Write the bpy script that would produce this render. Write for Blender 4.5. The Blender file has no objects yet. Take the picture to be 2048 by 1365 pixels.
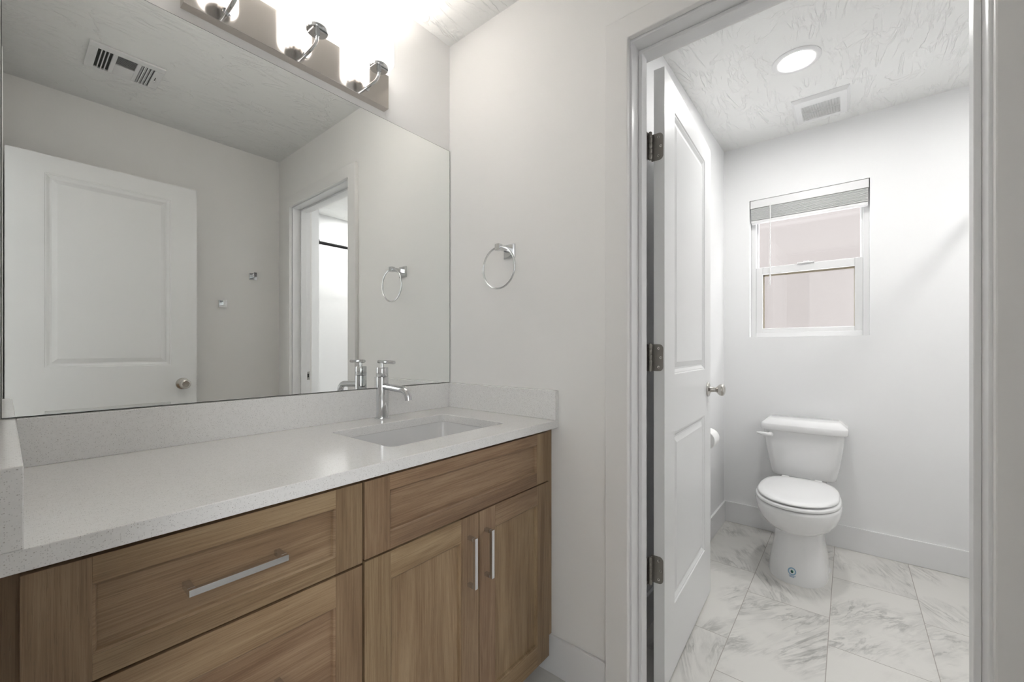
import bpy, bmesh, math, random
from mathutils import Vector, Matrix
random.seed(7)
sc = bpy.context.scene
C = sc.collection
PI = math.pi

# ------------------------------------------------------------------ camera, sky, exposure
CZ = 1.135                      # camera height; camera stands in the entry doorway at (0, 0)
TH = math.atan(673 / 827.0)
cam = bpy.data.cameras.new('camera'); camo = bpy.data.objects.new('camera', cam); C.objects.link(camo)
camo.location = (0, 0, CZ)
camo.rotation_euler = (PI / 2, 0, TH - PI / 2)
cam.sensor_width = 36; cam.lens = 827 / 2048 * 36
cam.shift_y = 16.5 / 2048
cam.clip_start = 0.005; cam.clip_end = 100
sc.camera = camo

SKY = 2.6
w = bpy.data.worlds.new('sky'); sc.world = w; w.use_nodes = True
bg = w.node_tree.nodes['Background']
bg.inputs[0].default_value = (0.97, 0.985, 1.0, 1); bg.inputs[1].default_value = SKY

CAN_POWER = 80.0                # recessed can light, emission strength

BULB_POWER = 235.0               # vanity bulbs, emission strength
SHADE_POWER = 3.9              # lit frosted glass of the three shades
vs = sc.view_settings
vs.view_transform = 'Standard'; vs.look = 'None'; vs.gamma = 1; vs.use_curve_mapping = False
vs.exposure = 1.17

def portal(name, loc, rot, sx, sy):
    l = bpy.data.lights.new(name, 'AREA'); l.shape = 'RECTANGLE'; l.size = sx; l.size_y = sy
    l.cycles.is_portal = True
    o = bpy.data.objects.new(name, l); C.objects.link(o); o.location = loc; o.rotation_euler = rot
portal('hall_portal', (-0.92, -1.03, 1.475), (PI / 2, 0, PI), 1.2, 1.45)       # added daylight opening in the unseen hall, sized for fill light
portal('window_portal', (3.20, 0.20, 1.65), (0, PI / 2, 0), 0.88, 0.60)

# ------------------------------------------------------------------ room dimensions
XW = 1.22          # wall with the inner door
XT = 1.336         # its far face
YM = 1.3415        # mirror wall
YO = -0.43         # wall opposite the mirror
XL = -0.010        # entry wall
CT = 2.4466        # ceiling
XF = 3.025         # toilet room far wall
YT = 0.643         # toilet room left wall
YB = -1.30         # toilet room end wall behind the tub

# ------------------------------------------------------------------ material helpers
def mat(name, col, rough=0.5, metal=0.0, spec=0.5, coat=0.0):
    m = bpy.data.materials.new(name); m.use_nodes = True
    b = m.node_tree.nodes['Principled BSDF']
    b.inputs['Base Color'].default_value = (*col, 1); b.inputs['Roughness'].default_value = rough
    b.inputs['Metallic'].default_value = metal; b.inputs['Specular IOR Level'].default_value = spec
    b.inputs['Coat Weight'].default_value = coat
    return m
def N(m, t, **kw):
    n = m.node_tree.nodes.new(t)
    for k, v in kw.items(): setattr(n, k, v)
    return n
def L(m, a, b): m.node_tree.links.new(a, b)
def setin(n, **kw):
    for k, v in kw.items(): n.inputs[k.replace('_', ' ')].default_value = v
def math_n(m, op, a, b=None):
    n = N(m, 'ShaderNodeMath', operation=op)
    for i, x in enumerate((a, b)):
        if x is None: continue
        if isinstance(x, (int, float)): n.inputs[i].default_value = x
        else: L(m, x, n.inputs[i])
    return n.outputs[0]
def bsdf(m): return m.node_tree.nodes['Principled BSDF']

def paint(name, col, rough=0.55, bump=0.03):
    m = mat(name, col, rough, spec=0.35)
    tc = N(m, 'ShaderNodeTexCoord'); n = N(m, 'ShaderNodeTexNoise'); setin(n, Scale=260.0, Detail=3.0)
    L(m, tc.outputs['Object'], n.inputs['Vector'])
    bp = N(m, 'ShaderNodeBump'); setin(bp, Strength=bump, Distance=0.002)
    L(m, n.outputs[0], bp.inputs['Height']); L(m, bp.outputs[0], bsdf(m).inputs['Normal'])
    return m
M_WALL = paint('wall_paint', (0.885, 0.877, 0.862), 0.6)
M_WALL_T = paint('toilet_room_wall_paint', (0.875, 0.877, 0.88), 0.6)
M_TRIM = paint('trim_paint', (0.84, 0.84, 0.845), 0.32, 0.01)
M_DOOR = paint('door_paint', (0.83, 0.835, 0.835), 0.36, 0.02)

def ceiling_mat():
    m = mat('trowelled_ceiling', (0.87, 0.872, 0.86), 0.7, spec=0.25)
    tc = N(m, 'ShaderNodeTexCoord')
    hs = []
    for sx, sy, seed, w_ in ((1.3, 6.0, 0, 0.06), (2.6, 3.6, 2, 0.05), (1.5, 8.0, 3, 0.05)):
        mp = N(m, 'ShaderNodeMapping'); mp.inputs['Location'].default_value = (seed, seed * 1.7, 0)
        mp.inputs['Rotation'].default_value = (0, 0, seed * 0.13); mp.inputs['Scale'].default_value = (sx, sy, 1)
        L(m, tc.outputs['Object'], mp.inputs['Vector'])
        n = N(m, 'ShaderNodeTexNoise'); setin(n, Scale=1.6, Detail=4.0, Roughness=0.55, Distortion=0.6)
        L(m, mp.outputs[0], n.inputs['Vector'])
        d = math_n(m, 'ABSOLUTE', math_n(m, 'SUBTRACT', n.outputs[0], 0.5))
        r = math_n(m, 'SUBTRACT', 1.0, math_n(m, 'DIVIDE', d, w_ * 0.42))
        r = math_n(m, 'MAXIMUM', r, 0.0)
        k = N(m, 'ShaderNodeTexNoise'); setin(k, Scale=5.0, Detail=2.0)
        mp2 = N(m, 'ShaderNodeMapping'); mp2.inputs['Location'].default_value = (seed * 3 + 5, 2, 0)
        L(m, tc.outputs['Object'], mp2.inputs['Vector']); L(m, mp2.outputs[0], k.inputs['Vector'])
        g = math_n(m, 'MULTIPLY', math_n(m, 'MAXIMUM', math_n(m, 'SUBTRACT', k.outputs[0], 0.43), 0.0), 6.0)
        hs.append(math_n(m, 'MULTIPLY', r, math_n(m, 'MINIMUM', g, 1.0)))
    h = math_n(m, 'MAXIMUM', math_n(m, 'MAXIMUM', hs[0], hs[1]), hs[2])
    f = N(m, 'ShaderNodeTexNoise'); setin(f, Scale=60.0, Detail=4.0)
    L(m, tc.outputs['Object'], f.inputs['Vector'])
    h = math_n(m, 'ADD', h, math_n(m, 'MULTIPLY', f.outputs[0], 0.12))
    bp = N(m, 'ShaderNodeBump'); setin(bp, Strength=0.6, Distance=0.0050)
    L(m, h, bp.inputs['Height']); L(m, bp.outputs[0], bsdf(m).inputs['Normal'])
    return m
M_CEIL = ceiling_mat()

def tile_mat():
    m = mat('marble_floor_tile', (0.7, 0.69, 0.66), 0.3, spec=0.5)
    tc = N(m, 'ShaderNodeTexCoord'); sp = N(m, 'ShaderNodeSeparateXYZ'); L(m, tc.outputs['Object'], sp.inputs[0])
    W, Hh = 0.61, 0.3055
    ry = math_n(m, 'DIVIDE', math_n(m, 'SUBTRACT', sp.outputs[1], 0.0617), Hh)
    row = math_n(m, 'FLOOR', ry); fy = math_n(m, 'SUBTRACT', ry, row)
    sh = math_n(m, 'ADD', math_n(m, 'MULTIPLY', row, 0.2033), 2.2)
    rx = math_n(m, 'DIVIDE', math_n(m, 'SUBTRACT', sp.outputs[0], sh), W)
    colx = math_n(m, 'FLOOR', rx); fx = math_n(m, 'SUBTRACT', rx, colx)
    def edge(f, size):
        return math_n(m, 'MULTIPLY', math_n(m, 'MINIMUM', f, math_n(m, 'SUBTRACT', 1.0, f)), size)
    e = math_n(m, 'MINIMUM', edge(fx, W), edge(fy, Hh))
    grout = math_n(m, 'LESS_THAN', e, 0.0013)
    cid = N(m, 'ShaderNodeCombineXYZ'); L(m, row, cid.inputs[0]); L(m, colx, cid.inputs[1])
    wn = N(m, 'ShaderNodeTexWhiteNoise', noise_dimensions='3D'); L(m, cid.outputs[0], wn.inputs['Vector'])
    ang = math_n(m, 'ADD', math_n(m, 'MULTIPLY', math_n(m, 'GREATER_THAN', wn.outputs['Value'], 0.5), -1.25),
                 math_n(m, 'ADD', math_n(m, 'MULTIPLY', wn.outputs['Value'], 0.5), 0.45))
    vr = N(m, 'ShaderNodeVectorRotate', rotation_type='Z_AXIS')
    L(m, tc.outputs['Object'], vr.inputs['Vector']); L(m, ang, vr.inputs['Angle'])
    off = N(m, 'ShaderNodeVectorMath', operation='MULTIPLY_ADD')
    L(m, wn.outputs['Color'], off.inputs[0]); off.inputs[1].default_value = (9, 9, 9); L(m, vr.outputs[0], off.inputs[2])
    def veins(scx, scy, scale, thr, width, dist, loc):
        mp = N(m, 'ShaderNodeMapping'); mp.inputs['Scale'].default_value = (scx, scy, 1); mp.inputs['Location'].default_value = loc
        L(m, off.outputs[0], mp.inputs['Vector'])
        n = N(m, 'ShaderNodeTexNoise'); setin(n, Scale=scale, Detail=7.0, Roughness=0.6, Distortion=dist)
        L(m, mp.outputs[0], n.inputs['Vector'])
        d = math_n(m, 'ABSOLUTE', math_n(m, 'SUBTRACT', n.outputs[0], thr))
        return math_n(m, 'MAXIMUM', math_n(m, 'SUBTRACT', 1.0, math_n(m, 'DIVIDE', d, width)), 0.0)
    v1 = veins(1.6, 7.0, 1.5, 0.5, 0.035, 0.9, (0, 0, 0))
    v2 = veins(1.6, 8.5, 2.2, 0.47, 0.11, 0.7, (4, 7, 0))
    msk = N(m, 'ShaderNodeTexNoise'); setin(msk, Scale=4.0, Detail=3.0); L(m, off.outputs[0], msk.inputs['Vector'])
    mk = math_n(m, 'MINIMUM', math_n(m, 'MULTIPLY', math_n(m, 'MAXIMUM', math_n(m, 'SUBTRACT', msk.outputs[0], 0.42), 0.0), 5.0), 1.0)
    v = math_n(m, 'ADD', math_n(m, 'MULTIPLY', v1, 0.75), math_n(m, 'MULTIPLY', v2, 0.45))
    v = math_n(m, 'MINIMUM', math_n(m, 'MULTIPLY', v, mk), 1.0)
    base = N(m, 'ShaderNodeMix', data_type='RGBA'); L(m, wn.outputs['Value'], base.inputs[0])
    base.inputs[6].default_value = (0.74, 0.725, 0.69, 1); base.inputs[7].default_value = (0.70, 0.685, 0.655, 1)
    mx = N(m, 'ShaderNodeMix', data_type='RGBA'); L(m, v, mx.inputs[0]); L(m, base.outputs[2], mx.inputs[6])
    mx.inputs[7].default_value = (0.40, 0.395, 0.375, 1)
    gx = N(m, 'ShaderNodeMix', data_type='RGBA'); L(m, grout, gx.inputs[0]); L(m, mx.outputs[2], gx.inputs[6])
    gx.inputs[7].default_value = (0.40, 0.37, 0.34, 1)
    L(m, gx.outputs[2], bsdf(m).inputs['Base Color'])
    bp = N(m, 'ShaderNodeBump'); setin(bp, Strength=0.4, Distance=0.001)
    L(m, math_n(m, 'SUBTRACT', 1.0, grout), bp.inputs['Height']); L(m, bp.outputs[0], bsdf(m).inputs['Normal'])
    rr = math_n(m, 'ADD', math_n(m, 'MULTIPLY', grout, 0.4), 0.28); L(m, rr, bsdf(m).inputs['Roughness'])
    return m
M_TILE = tile_mat()

def quartz_mat():
    m = mat('speckled_white_quartz', (0.8, 0.79, 0.77), 0.13, spec=0.5)
    tc = N(m, 'ShaderNodeTexCoord')
    def specks(scale, rmax, keep):
        v = N(m, 'ShaderNodeTexVoronoi'); setin(v, Scale=scale, Randomness=1.0); L(m, tc.outputs['Object'], v.inputs['Vector'])
        s = N(m, 'ShaderNodeSeparateColor'); L(m, v.outputs['Color'], s.inputs[0])
        a = math_n(m, 'LESS_THAN', v.outputs['Distance'], rmax); b = math_n(m, 'LESS_THAN', s.outputs[0], keep)
        return math_n(m, 'MULTIPLY', a, b), s.outputs[1]
    s1, c1 = specks(300, 0.24, 0.13)
    s2, c2 = specks(520, 0.36, 0.30)
    s3, c3 = specks(420, 0.30, 0.20)
    n = N(m, 'ShaderNodeTexNoise'); setin(n, Scale=120.0, Detail=4.0); L(m, tc.outputs['Object'], n.inputs['Vector'])
    cr = N(m, 'ShaderNodeMix', data_type='RGBA'); L(m, n.outputs[0], cr.inputs[0])
    cr.inputs[6].default_value = (0.82, 0.815, 0.80, 1); cr.inputs[7].default_value = (0.91, 0.905, 0.895, 1)
    m1 = N(m, 'ShaderNodeMix', data_type='RGBA'); L(m, math_n(m, 'MULTIPLY', s2, 0.5), m1.inputs[0]); L(m, cr.outputs[2], m1.inputs[6]); m1.inputs[7].default_value = (0.48, 0.47, 0.46, 1)
    m2 = N(m, 'ShaderNodeMix', data_type='RGBA'); L(m, math_n(m, 'MULTIPLY', s1, 0.55), m2.inputs[0]); L(m, m1.outputs[2], m2.inputs[6]); m2.inputs[7].default_value = (0.33, 0.30, 0.27, 1)
    m3 = N(m, 'ShaderNodeMix', data_type='RGBA'); L(m, math_n(m, 'MULTIPLY', s3, 0.6), m3.inputs[0]); L(m, m2.outputs[2], m3.inputs[6]); m3.inputs[7].default_value = (0.93, 0.93, 0.93, 1)
    L(m, m3.outputs[2], bsdf(m).inputs['Base Color'])
    return m
M_QUARTZ = quartz_mat()

def wood_mat(name, c0, c1, c2):
    m = mat(name, c1, 0.42, spec=0.4)
    uv = N(m, 'ShaderNodeUVMap'); uv.uv_map = 'UVMap'
    def nz(sc_, scale, detail, dist, loc=(0, 0, 0)):
        mp = N(m, 'ShaderNodeMapping'); mp.inputs['Scale'].default_value = sc_; mp.inputs['Location'].default_value = loc
        L(m, uv.outputs[0], mp.inputs['Vector'])
        n = N(m, 'ShaderNodeTexNoise'); setin(n, Scale=scale, Detail=detail, Roughness=0.6, Distortion=dist)
        L(m, mp.outputs[0], n.inputs['Vector']); return n.outputs[0]
    fine = nz((3.0, 160, 1), 2.2, 4.0, 0.05)
    pore = nz((14.0, 420, 1), 2.0, 2.0, 0.0, (3, 3, 0))
    broad = nz((1.0, 11, 1), 1.6, 3.0, 0.35, (7, 1, 0))
    # cathedral figure: rings of a strongly stretched noise
    fig = nz((0.55, 5.0, 1), 1.5, 1.0, 0.15, (2, 9, 0))
    ring = math_n(m, 'SINE', math_n(m, 'MULTIPLY', fig, 95.0))
    ring = math_n(m, 'MULTIPLY_ADD', ring, 0.5) if False else math_n(m, 'ADD', math_n(m, 'MULTIPLY', ring, 0.5), 0.5)
    t = math_n(m, 'ADD', math_n(m, 'MULTIPLY', fine, 0.55), math_n(m, 'MULTIPLY', broad, 0.75))
    t = math_n(m, 'ADD', t, math_n(m, 'MULTIPLY', ring, 0.06))
    t = math_n(m, 'SUBTRACT', t, 0.22)
    cr = N(m, 'ShaderNodeValToRGB'); L(m, t, cr.inputs[0])
    e = cr.color_ramp.elements; e[0].position = 0.30; e[0].color = (*c0, 1); e[1].position = 0.68; e[1].color = (*c2, 1)
    q = cr.color_ramp.elements.new(0.48); q.color = (*c1, 1)
    pr = math_n(m, 'MULTIPLY', math_n(m, 'GREATER_THAN', pore, 0.62), 0.28)
    mx = N(m, 'ShaderNodeMix', data_type='RGBA'); L(m, pr, mx.inputs[0]); L(m, cr.outputs[0], mx.inputs[6]); mx.inputs[7].default_value = tuple(x * 0.45 for x in c0) + (1,)
    tv = N(m, 'ShaderNodeUVMap'); tv.uv_map = 'BoardTone'; ts = N(m, 'ShaderNodeSeparateXYZ'); L(m, tv.outputs[0], ts.inputs[0])
    hs = N(m, 'ShaderNodeHueSaturation'); L(m, mx.outputs[2], hs.inputs['Color'])
    L(m, math_n(m, 'ADD', math_n(m, 'MULTIPLY', ts.outputs[0], 0.26), 0.90), hs.inputs['Value'])
    L(m, math_n(m, 'ADD', math_n(m, 'MULTIPLY', ts.outputs[1], 0.012), 0.491), hs.inputs['Hue'])
    L(m, hs.outputs[0], bsdf(m).inputs['Base Color'])
    bp = N(m, 'ShaderNodeBump'); setin(bp, Strength=0.12, Distance=0.0006); L(m, fine, bp.inputs['Height']); L(m, bp.outputs[0], bsdf(m).inputs['Normal'])
    return m
M_WOOD = wood_mat('stained_oak', (0.20, 0.125, 0.067), (0.285, 0.194, 0.111), (0.38, 0.277, 0.168))
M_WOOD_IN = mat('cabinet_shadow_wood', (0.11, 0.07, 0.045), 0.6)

M_CHROME = mat('polished_chrome', (0.70, 0.71, 0.72), 0.07, 1.0)
M_CHROME_B = mat('brushed_nickel_plate', (0.62, 0.58, 0.54), 0.12, 1.0)
M_PULL = mat('satin_chrome_pull', (0.72, 0.73, 0.75), 0.22, 1.0)
M_NICKEL = mat('satin_nickel', (0.55, 0.53, 0.50), 0.24, 1.0)
M_HINGE = mat('dull_nickel_hinge', (0.27, 0.255, 0.235), 0.42, 0.85)
M_SCREW = mat('recess_shade_dark', (0.02, 0.02, 0.02), 0.6)  # near-black colour stands in for shade in screw and latch recesses
M_MIRROR = mat('mirror_silver', (0.93, 0.945, 0.93), 0.0, 1.0)
M_MEDGE = mat('mirror_edge_gap_shadow', (0.05, 0.06, 0.055), 0.3)
M_PORC = mat('white_porcelain', (0.84, 0.84, 0.84), 0.08, spec=0.6)
M_SEAT = mat('white_seat_plastic', (0.85, 0.85, 0.85), 0.2)
M_VINYL = mat('white_vinyl', (0.80, 0.80, 0.80), 0.35)
M_BLACK = mat('matte_black_metal', (0.02, 0.02, 0.022), 0.4, 0.6)
M_DARK = mat('opening_shade_dark', (0.06, 0.06, 0.055), 0.8)
M_PLATE = mat('painted_metal_grille', (0.80, 0.80, 0.80), 0.4)
M_PAPER = mat('tissue_paper', (0.88, 0.88, 0.87), 0.9, spec=0.1)
M_SURR = mat('tub_surround_acrylic', (0.88, 0.88, 0.88), 0.25)
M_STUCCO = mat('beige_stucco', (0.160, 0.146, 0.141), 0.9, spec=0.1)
M_SCREEN_EDGE = mat('screen_frame_tan', (0.26, 0.22, 0.15), 0.5)
M_BLUE = mat('label_blue', (0.10, 0.25, 0.45), 0.5)
M_PALE = mat('label_pale_blue', (0.42, 0.58, 0.68), 0.5)
M_GREEN = mat('label_green', (0.005, 0.07, 0.06), 0.5)
M_LGREEN = mat('label_light_green', (0.25, 0.62, 0.42), 0.5)

def emis(name, col, s):
    m = bpy.data.materials.new(name); m.use_nodes = True; nt = m.node_tree; nt.nodes.clear()
    o = nt.nodes.new('ShaderNodeOutputMaterial'); e = nt.nodes.new('ShaderNodeEmission')
    e.inputs[0].default_value = (*col, 1); e.inputs[1].default_value = s; nt.links.new(e.outputs[0], o.inputs[0]); return m
M_BULB = emis('warm_bulb', (1.0, 0.93, 0.86), BULB_POWER)
M_CAN = emis('can_light_lens', (1.0, 0.99, 0.97), CAN_POWER)
M_CAN_TUB = emis('tub_light_lens', (1.0, 0.99, 0.97), CAN_POWER * 1.35)
def shade_mat():
    m = bpy.data.materials.new('frosted_glass_shade'); m.use_nodes = True; nt = m.node_tree; nt.nodes.clear()
    o = nt.nodes.new('ShaderNodeOutputMaterial')
    tr = nt.nodes.new('ShaderNodeBsdfTranslucent'); tr.inputs[0].default_value = (0.95, 0.93, 0.91, 1)
    df = nt.nodes.new('ShaderNodeBsdfDiffuse'); df.inputs[0].default_value = (0.90, 0.89, 0.88, 1)
    gl = nt.nodes.new('ShaderNodeBsdfGlossy'); gl.inputs['Roughness'].default_value = 0.15
    a = nt.nodes.new('ShaderNodeMixShader'); a.inputs[0].default_value = 0.985
    nt.links.new(tr.outputs[0], a.inputs[1]); nt.links.new(df.outputs[0], a.inputs[2])
    fr = nt.nodes.new('ShaderNodeFresnel'); fr.inputs[0].default_value = 1.4
    b = nt.nodes.new('ShaderNodeMixShader'); nt.links.new(fr.outputs[0], b.inputs[0]); nt.links.new(a.outputs[0], b.inputs[1]); nt.links.new(gl.outputs[0], b.inputs[2])
    e = nt.nodes.new('ShaderNodeEmission'); e.inputs[0].default_value = (1.0, 0.955, 0.915, 1); e.inputs[1].default_value = SHADE_POWER
    c = nt.nodes.new('ShaderNodeMixShader'); c.inputs[0].default_value = 0.5
    nt.links.new(b.outputs[0], c.inputs[1]); nt.links.new(e.outputs[0], c.inputs[2]); nt.links.new(c.outputs[0], o.inputs[0])
    return m
M_SHADE = shade_mat()
def glass_mat(name, tint=(1, 1, 1), mixf=0.06):
    m = bpy.data.materials.new(name); m.use_nodes = True; nt = m.node_tree; nt.nodes.clear()
    o = nt.nodes.new('ShaderNodeOutputMaterial'); t = nt.nodes.new('ShaderNodeBsdfTransparent'); t.inputs[0].default_value = (*tint, 1)
    g = nt.nodes.new('ShaderNodeBsdfGlossy'); g.inputs['Roughness'].default_value = 0.0
    x = nt.nodes.new('ShaderNodeMixShader'); x.inputs[0].default_value = mixf
    nt.links.new(t.outputs[0], x.inputs[1]); nt.links.new(g.outputs[0], x.inputs[2]); nt.links.new(x.outputs[0], o.inputs[0]); return m
M_GLASS = glass_mat('window_glass')
def screen_mat():
    m = bpy.data.materials.new('insect_screen_mesh'); m.use_nodes = True; nt = m.node_tree; nt.nodes.clear()
    o = nt.nodes.new('ShaderNodeOutputMaterial'); t = nt.nodes.new('ShaderNodeBsdfTransparent')
    d = nt.nodes.new('ShaderNodeBsdfDiffuse'); d.inputs[0].default_value = (0.25, 0.24, 0.23, 1)
    x = nt.nodes.new('ShaderNodeMixShader'); x.inputs[0].default_value = 0.05
    nt.links.new(t.outputs[0], x.inputs[1]); nt.links.new(d.outputs[0], x.inputs[2]); nt.links.new(x.outputs[0], o.inputs[0]); return m
M_SCREEN = screen_mat()

# ------------------------------------------------------------------ mesh helpers
def box(bm, x0, x1, y0, y1, z0, z1, mi=0):
    vs_ = [bm.verts.new((x, y, z)) for z in (z0, z1) for y in (y0, y1) for x in (x0, x1)]
    for f in ((0, 2, 3, 1), (4, 5, 7, 6), (0, 1, 5, 4), (2, 6, 7, 3), (0, 4, 6, 2), (1, 3, 7, 5)):
        fc = bm.faces.new([vs_[i] for i in f]); fc.material_index = mi
    return vs_
def wbox(bm, x0, x1, y0, y1, z0, z1, ax):
    """a board with UVs: U runs along the grain axis"""
    uvl = bm.loops.layers.uv.get('UVMap') or bm.loops.layers.uv.new('UVMap')
    n0 = len(bm.faces); vs_ = box(bm, x0, x1, y0, y1, z0, z1)
    bm.faces.ensure_lookup_table()
    o1, o2 = random.uniform(0, 40), random.uniform(0, 40); tn = (random.random(), random.random())
    tl = bm.loops.layers.uv.get('BoardTone') or bm.loops.layers.uv.new('BoardTone')
    uvl = bm.loops.layers.uv['UVMap']
    for f in bm.faces[n0:]:
        for l in f.loops: l[tl].uv = tn
        f.normal_update(); nn = f.normal; k = max(range(3), key=lambda i: abs(nn[i]))
        oth = [i for i in range(3) if i != k]
        if ax in oth: a = ax; b = [i for i in oth if i != ax][0]
        else: a, b = oth
        for l in f.loops: l[uvl].uv = (l.vert.co[a] + o1, l.vert.co[b] + o2)
    return vs_
def ring_loft(bm, rings, cap0=True, cap1=True, closed=True, mi=0):
    R = [[bm.verts.new(p) for p in r] for r in rings]; n = len(R[0]); fs = []
    for a, b in zip(R[:-1], R[1:]):
        for i in range(n if closed else n - 1):
            j = (i + 1) % n
            fs.append(bm.faces.new((a[i], a[j], b[j], b[i])))
    if cap0: fs.append(bm.faces.new(list(reversed(R[0]))))
    if cap1: fs.append(bm.faces.new(R[-1]))
    for f in fs: f.material_index = mi
    return R
def tube(bm, pts, r, seg=12, mi=0):
    pts = [Vector(p) for p in pts]; rings = []; up = None
    for i, p in enumerate(pts):
        d = (pts[min(i + 1, len(pts) - 1)] - pts[max(i - 1, 0)]).normalized()
        if up is None: up = d.orthogonal().normalized()
        up = (up - d * up.dot(d)).normalized(); s = d.cross(up)
        rr = r[i] if isinstance(r, (list, tuple)) else r
        rings.append([p + (up * math.cos(2 * PI * k / seg) + s * math.sin(2 * PI * k / seg)) * rr for k in range(seg)])
    return ring_loft(bm, rings, mi=mi)
def cyl(bm, p0, p1, r, seg=24, mi=0): return tube(bm, [p0, p1], r, seg, mi)
def lathe(bm, prof, origin, axis='z', seg=32, mi=0, cap=True):
    rings = []
    for r, h in prof:
        q = []
        for k in range(seg):
            a = 2 * PI * k / seg; c_, s_ = math.cos(a) * r, math.sin(a) * r
            v = {'z': (c_, s_, h), 'x': (h, c_, s_), '-x': (-h, -c_, s_), 'y': (s_, h, c_), '-y': (-s_, -h, c_)}[axis]
            q.append(Vector(v) + Vector(origin))
        rings.append(q)
    return ring_loft(bm, rings, cap, cap, mi=mi)
def rrect(cx, cy, hx, hy, r, z, n=6):
    pts = []
    for (sx, sy, a0) in ((1, 1, 0), (-1, 1, PI / 2), (-1, -1, PI), (1, -1, 3 * PI / 2)):
        for k in range(n + 1):
            a = a0 + PI / 2 * k / n
            pts.append(Vector((cx + sx * (hx - r) + math.cos(a) * r, cy + sy * (hy - r) + math.sin(a) * r, z)))
    return pts
def new(): return bmesh.new()
def obj(name, bm, m, parent=None, bevel=0.0, smooth=False, seg=2, loc=None):
    bmesh.ops.recalc_face_normals(bm, faces=bm.faces)
    me = bpy.data.meshes.new(name); bm.to_mesh(me); bm.free()
    for q in (m if isinstance(m, (list, tuple)) else [m]): me.materials.append(q)
    o = bpy.data.objects.new(name, me); C.objects.link(o)
    if smooth:
        for p in me.polygons: p.use_smooth = True
        try: me.set_sharp_from_angle(angle=math.radians(smooth if smooth > 1 else 40))
        except Exception: pass
    if bevel:
        b = o.modifiers.new('bevel', 'BEVEL'); b.width = bevel; b.segments = seg; b.limit_method = 'ANGLE'; b.angle_limit = 0.6
        b.harden_normals = False
    if parent:
        o.parent = parent; o.matrix_parent_inverse = parent.matrix_basis.inverted()
    return o
def thing(name, label, cat, loc=(0, 0, 0), group=None, kind=None):
    o = bpy.data.objects.new(name, None); o.empty_display_size = 0.05; C.objects.link(o); o.location = loc
    o['label'] = label; o['category'] = cat
    if group: o['group'] = group
    if kind: o['kind'] = kind
    return o
def tag(o, label, cat, group=None, kind=None):
    o['label'] = label; o['category'] = cat
    if group: o['group'] = group
    if kind: o['kind'] = kind
    return o
def struct(o, label=None, cat=None):
    o['kind'] = 'structure'
    if label: o['label'] = label
    if cat: o['category'] = cat
    return o

# ------------------------------------------------------------------ shell
b = new(); box(b, -1.6, XF + 0.12, YB - 0.12, YM + 0.12, -0.08, 0)
struct(obj('floor', b, M_TILE), 'white marble-look tile floor in staggered rows with thin tan grout', 'floor')
b = new(); box(b, -1.72, XF + 0.14, YB - 0.12, YM + 0.12, CT, CT + 0.1)
struct(obj('ceiling', b, M_CEIL), 'white hand-trowelled textured ceiling over both rooms', 'ceiling')
b = new(); box(b, XL - 0.12, XT, YM, YM + 0.12, 0, CT)
struct(obj('wall_mirror', b, M_WALL), 'greige wall behind the mirror, vanity light and counter', 'wall')
b = new(); box(b, XL, XW, YO - 0.12, YO, 0, CT)
struct(obj('wall_opposite', b, M_WALL), 'light greige wall with two robe hooks seen in the mirror', 'wall')
# wall with the toilet room door: main side paint (slot 0), toilet side paint (slot 1)
JY0, JY1, JZ = -0.213, 0.517, 2.081
b = new()
for (ya, yb, za, zb) in ((JY1 + 0.019, YM, 0, CT), (YB - 0.12, JY0 - 0.019, 0, CT), (JY0 - 0.019, JY1 + 0.019, JZ + 0.019, CT)):
    box(b, XW, XT, ya, yb, za, zb)
b.faces.ensure_lookup_table()
for f in b.faces:
    if f.calc_center_median().x > XT - 1e-4: f.material_index = 1
struct(obj('wall_right', b, [M_WALL, M_WALL_T]), 'greige wall with the towel ring and the toilet room doorway', 'wall')
EY0, EY1 = -0.31, 0.385
b = new()
for (ya, yb, za, zb) in ((EY1 + 0.019, YM, 0, CT), (YO - 0.12, EY0 - 0.019, 0, CT), (EY0 - 0.019, EY1 + 0.019, JZ + 0.019, CT)):
    box(b, XL - 0.116, XL, ya, yb, za, zb)
struct(obj('wall_entry', b, M_WALL), 'greige entry wall at the left end of the vanity', 'wall')
b = new(); box(b, XT, XF, YT, YT + 0.11, 0, CT)
struct(obj('wall_toilet_left', b, M_WALL_T), 'white side wall of the toilet room behind the open door', 'wall')
WY0, WY1, WZ0, WZ1 = -0.0923, 0.4935, 1.2125, 2.086
b = new(); X2 = XF + 0.14
for (ya, yb, za, zb) in ((YB - 0.12, YT + 0.11, 0, WZ0), (YB - 0.12, YT + 0.11, WZ1, CT), (YB - 0.12, WY0, WZ0, WZ1), (WY1, YT + 0.11, WZ0, WZ1)):
    box(b, XF, X2, ya, yb, za, zb)
struct(obj('wall_window', b, M_WALL_T), 'white toilet room wall with the small window', 'wall')
b = new(); box(b, XT, XF, YB - 0.12, YB, 0, CT)
struct(obj('wall_tub', b, M_WALL_T), 'white wall at the tub end of the toilet room', 'wall')
b = new(); box(b, XT, 1.585, -0.66, -0.60, 0, CT)
struct(obj('wall_wing', b, M_WALL_T), 'short white wing wall at the foot of the tub, glimpsed in the mirror', 'wall')
b = new(); box(b, 5.4, 5.5, -5, 6, -1.0, 3.0)
HB = new()  # unseen hall; its side opening is added to let in fill daylight
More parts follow.
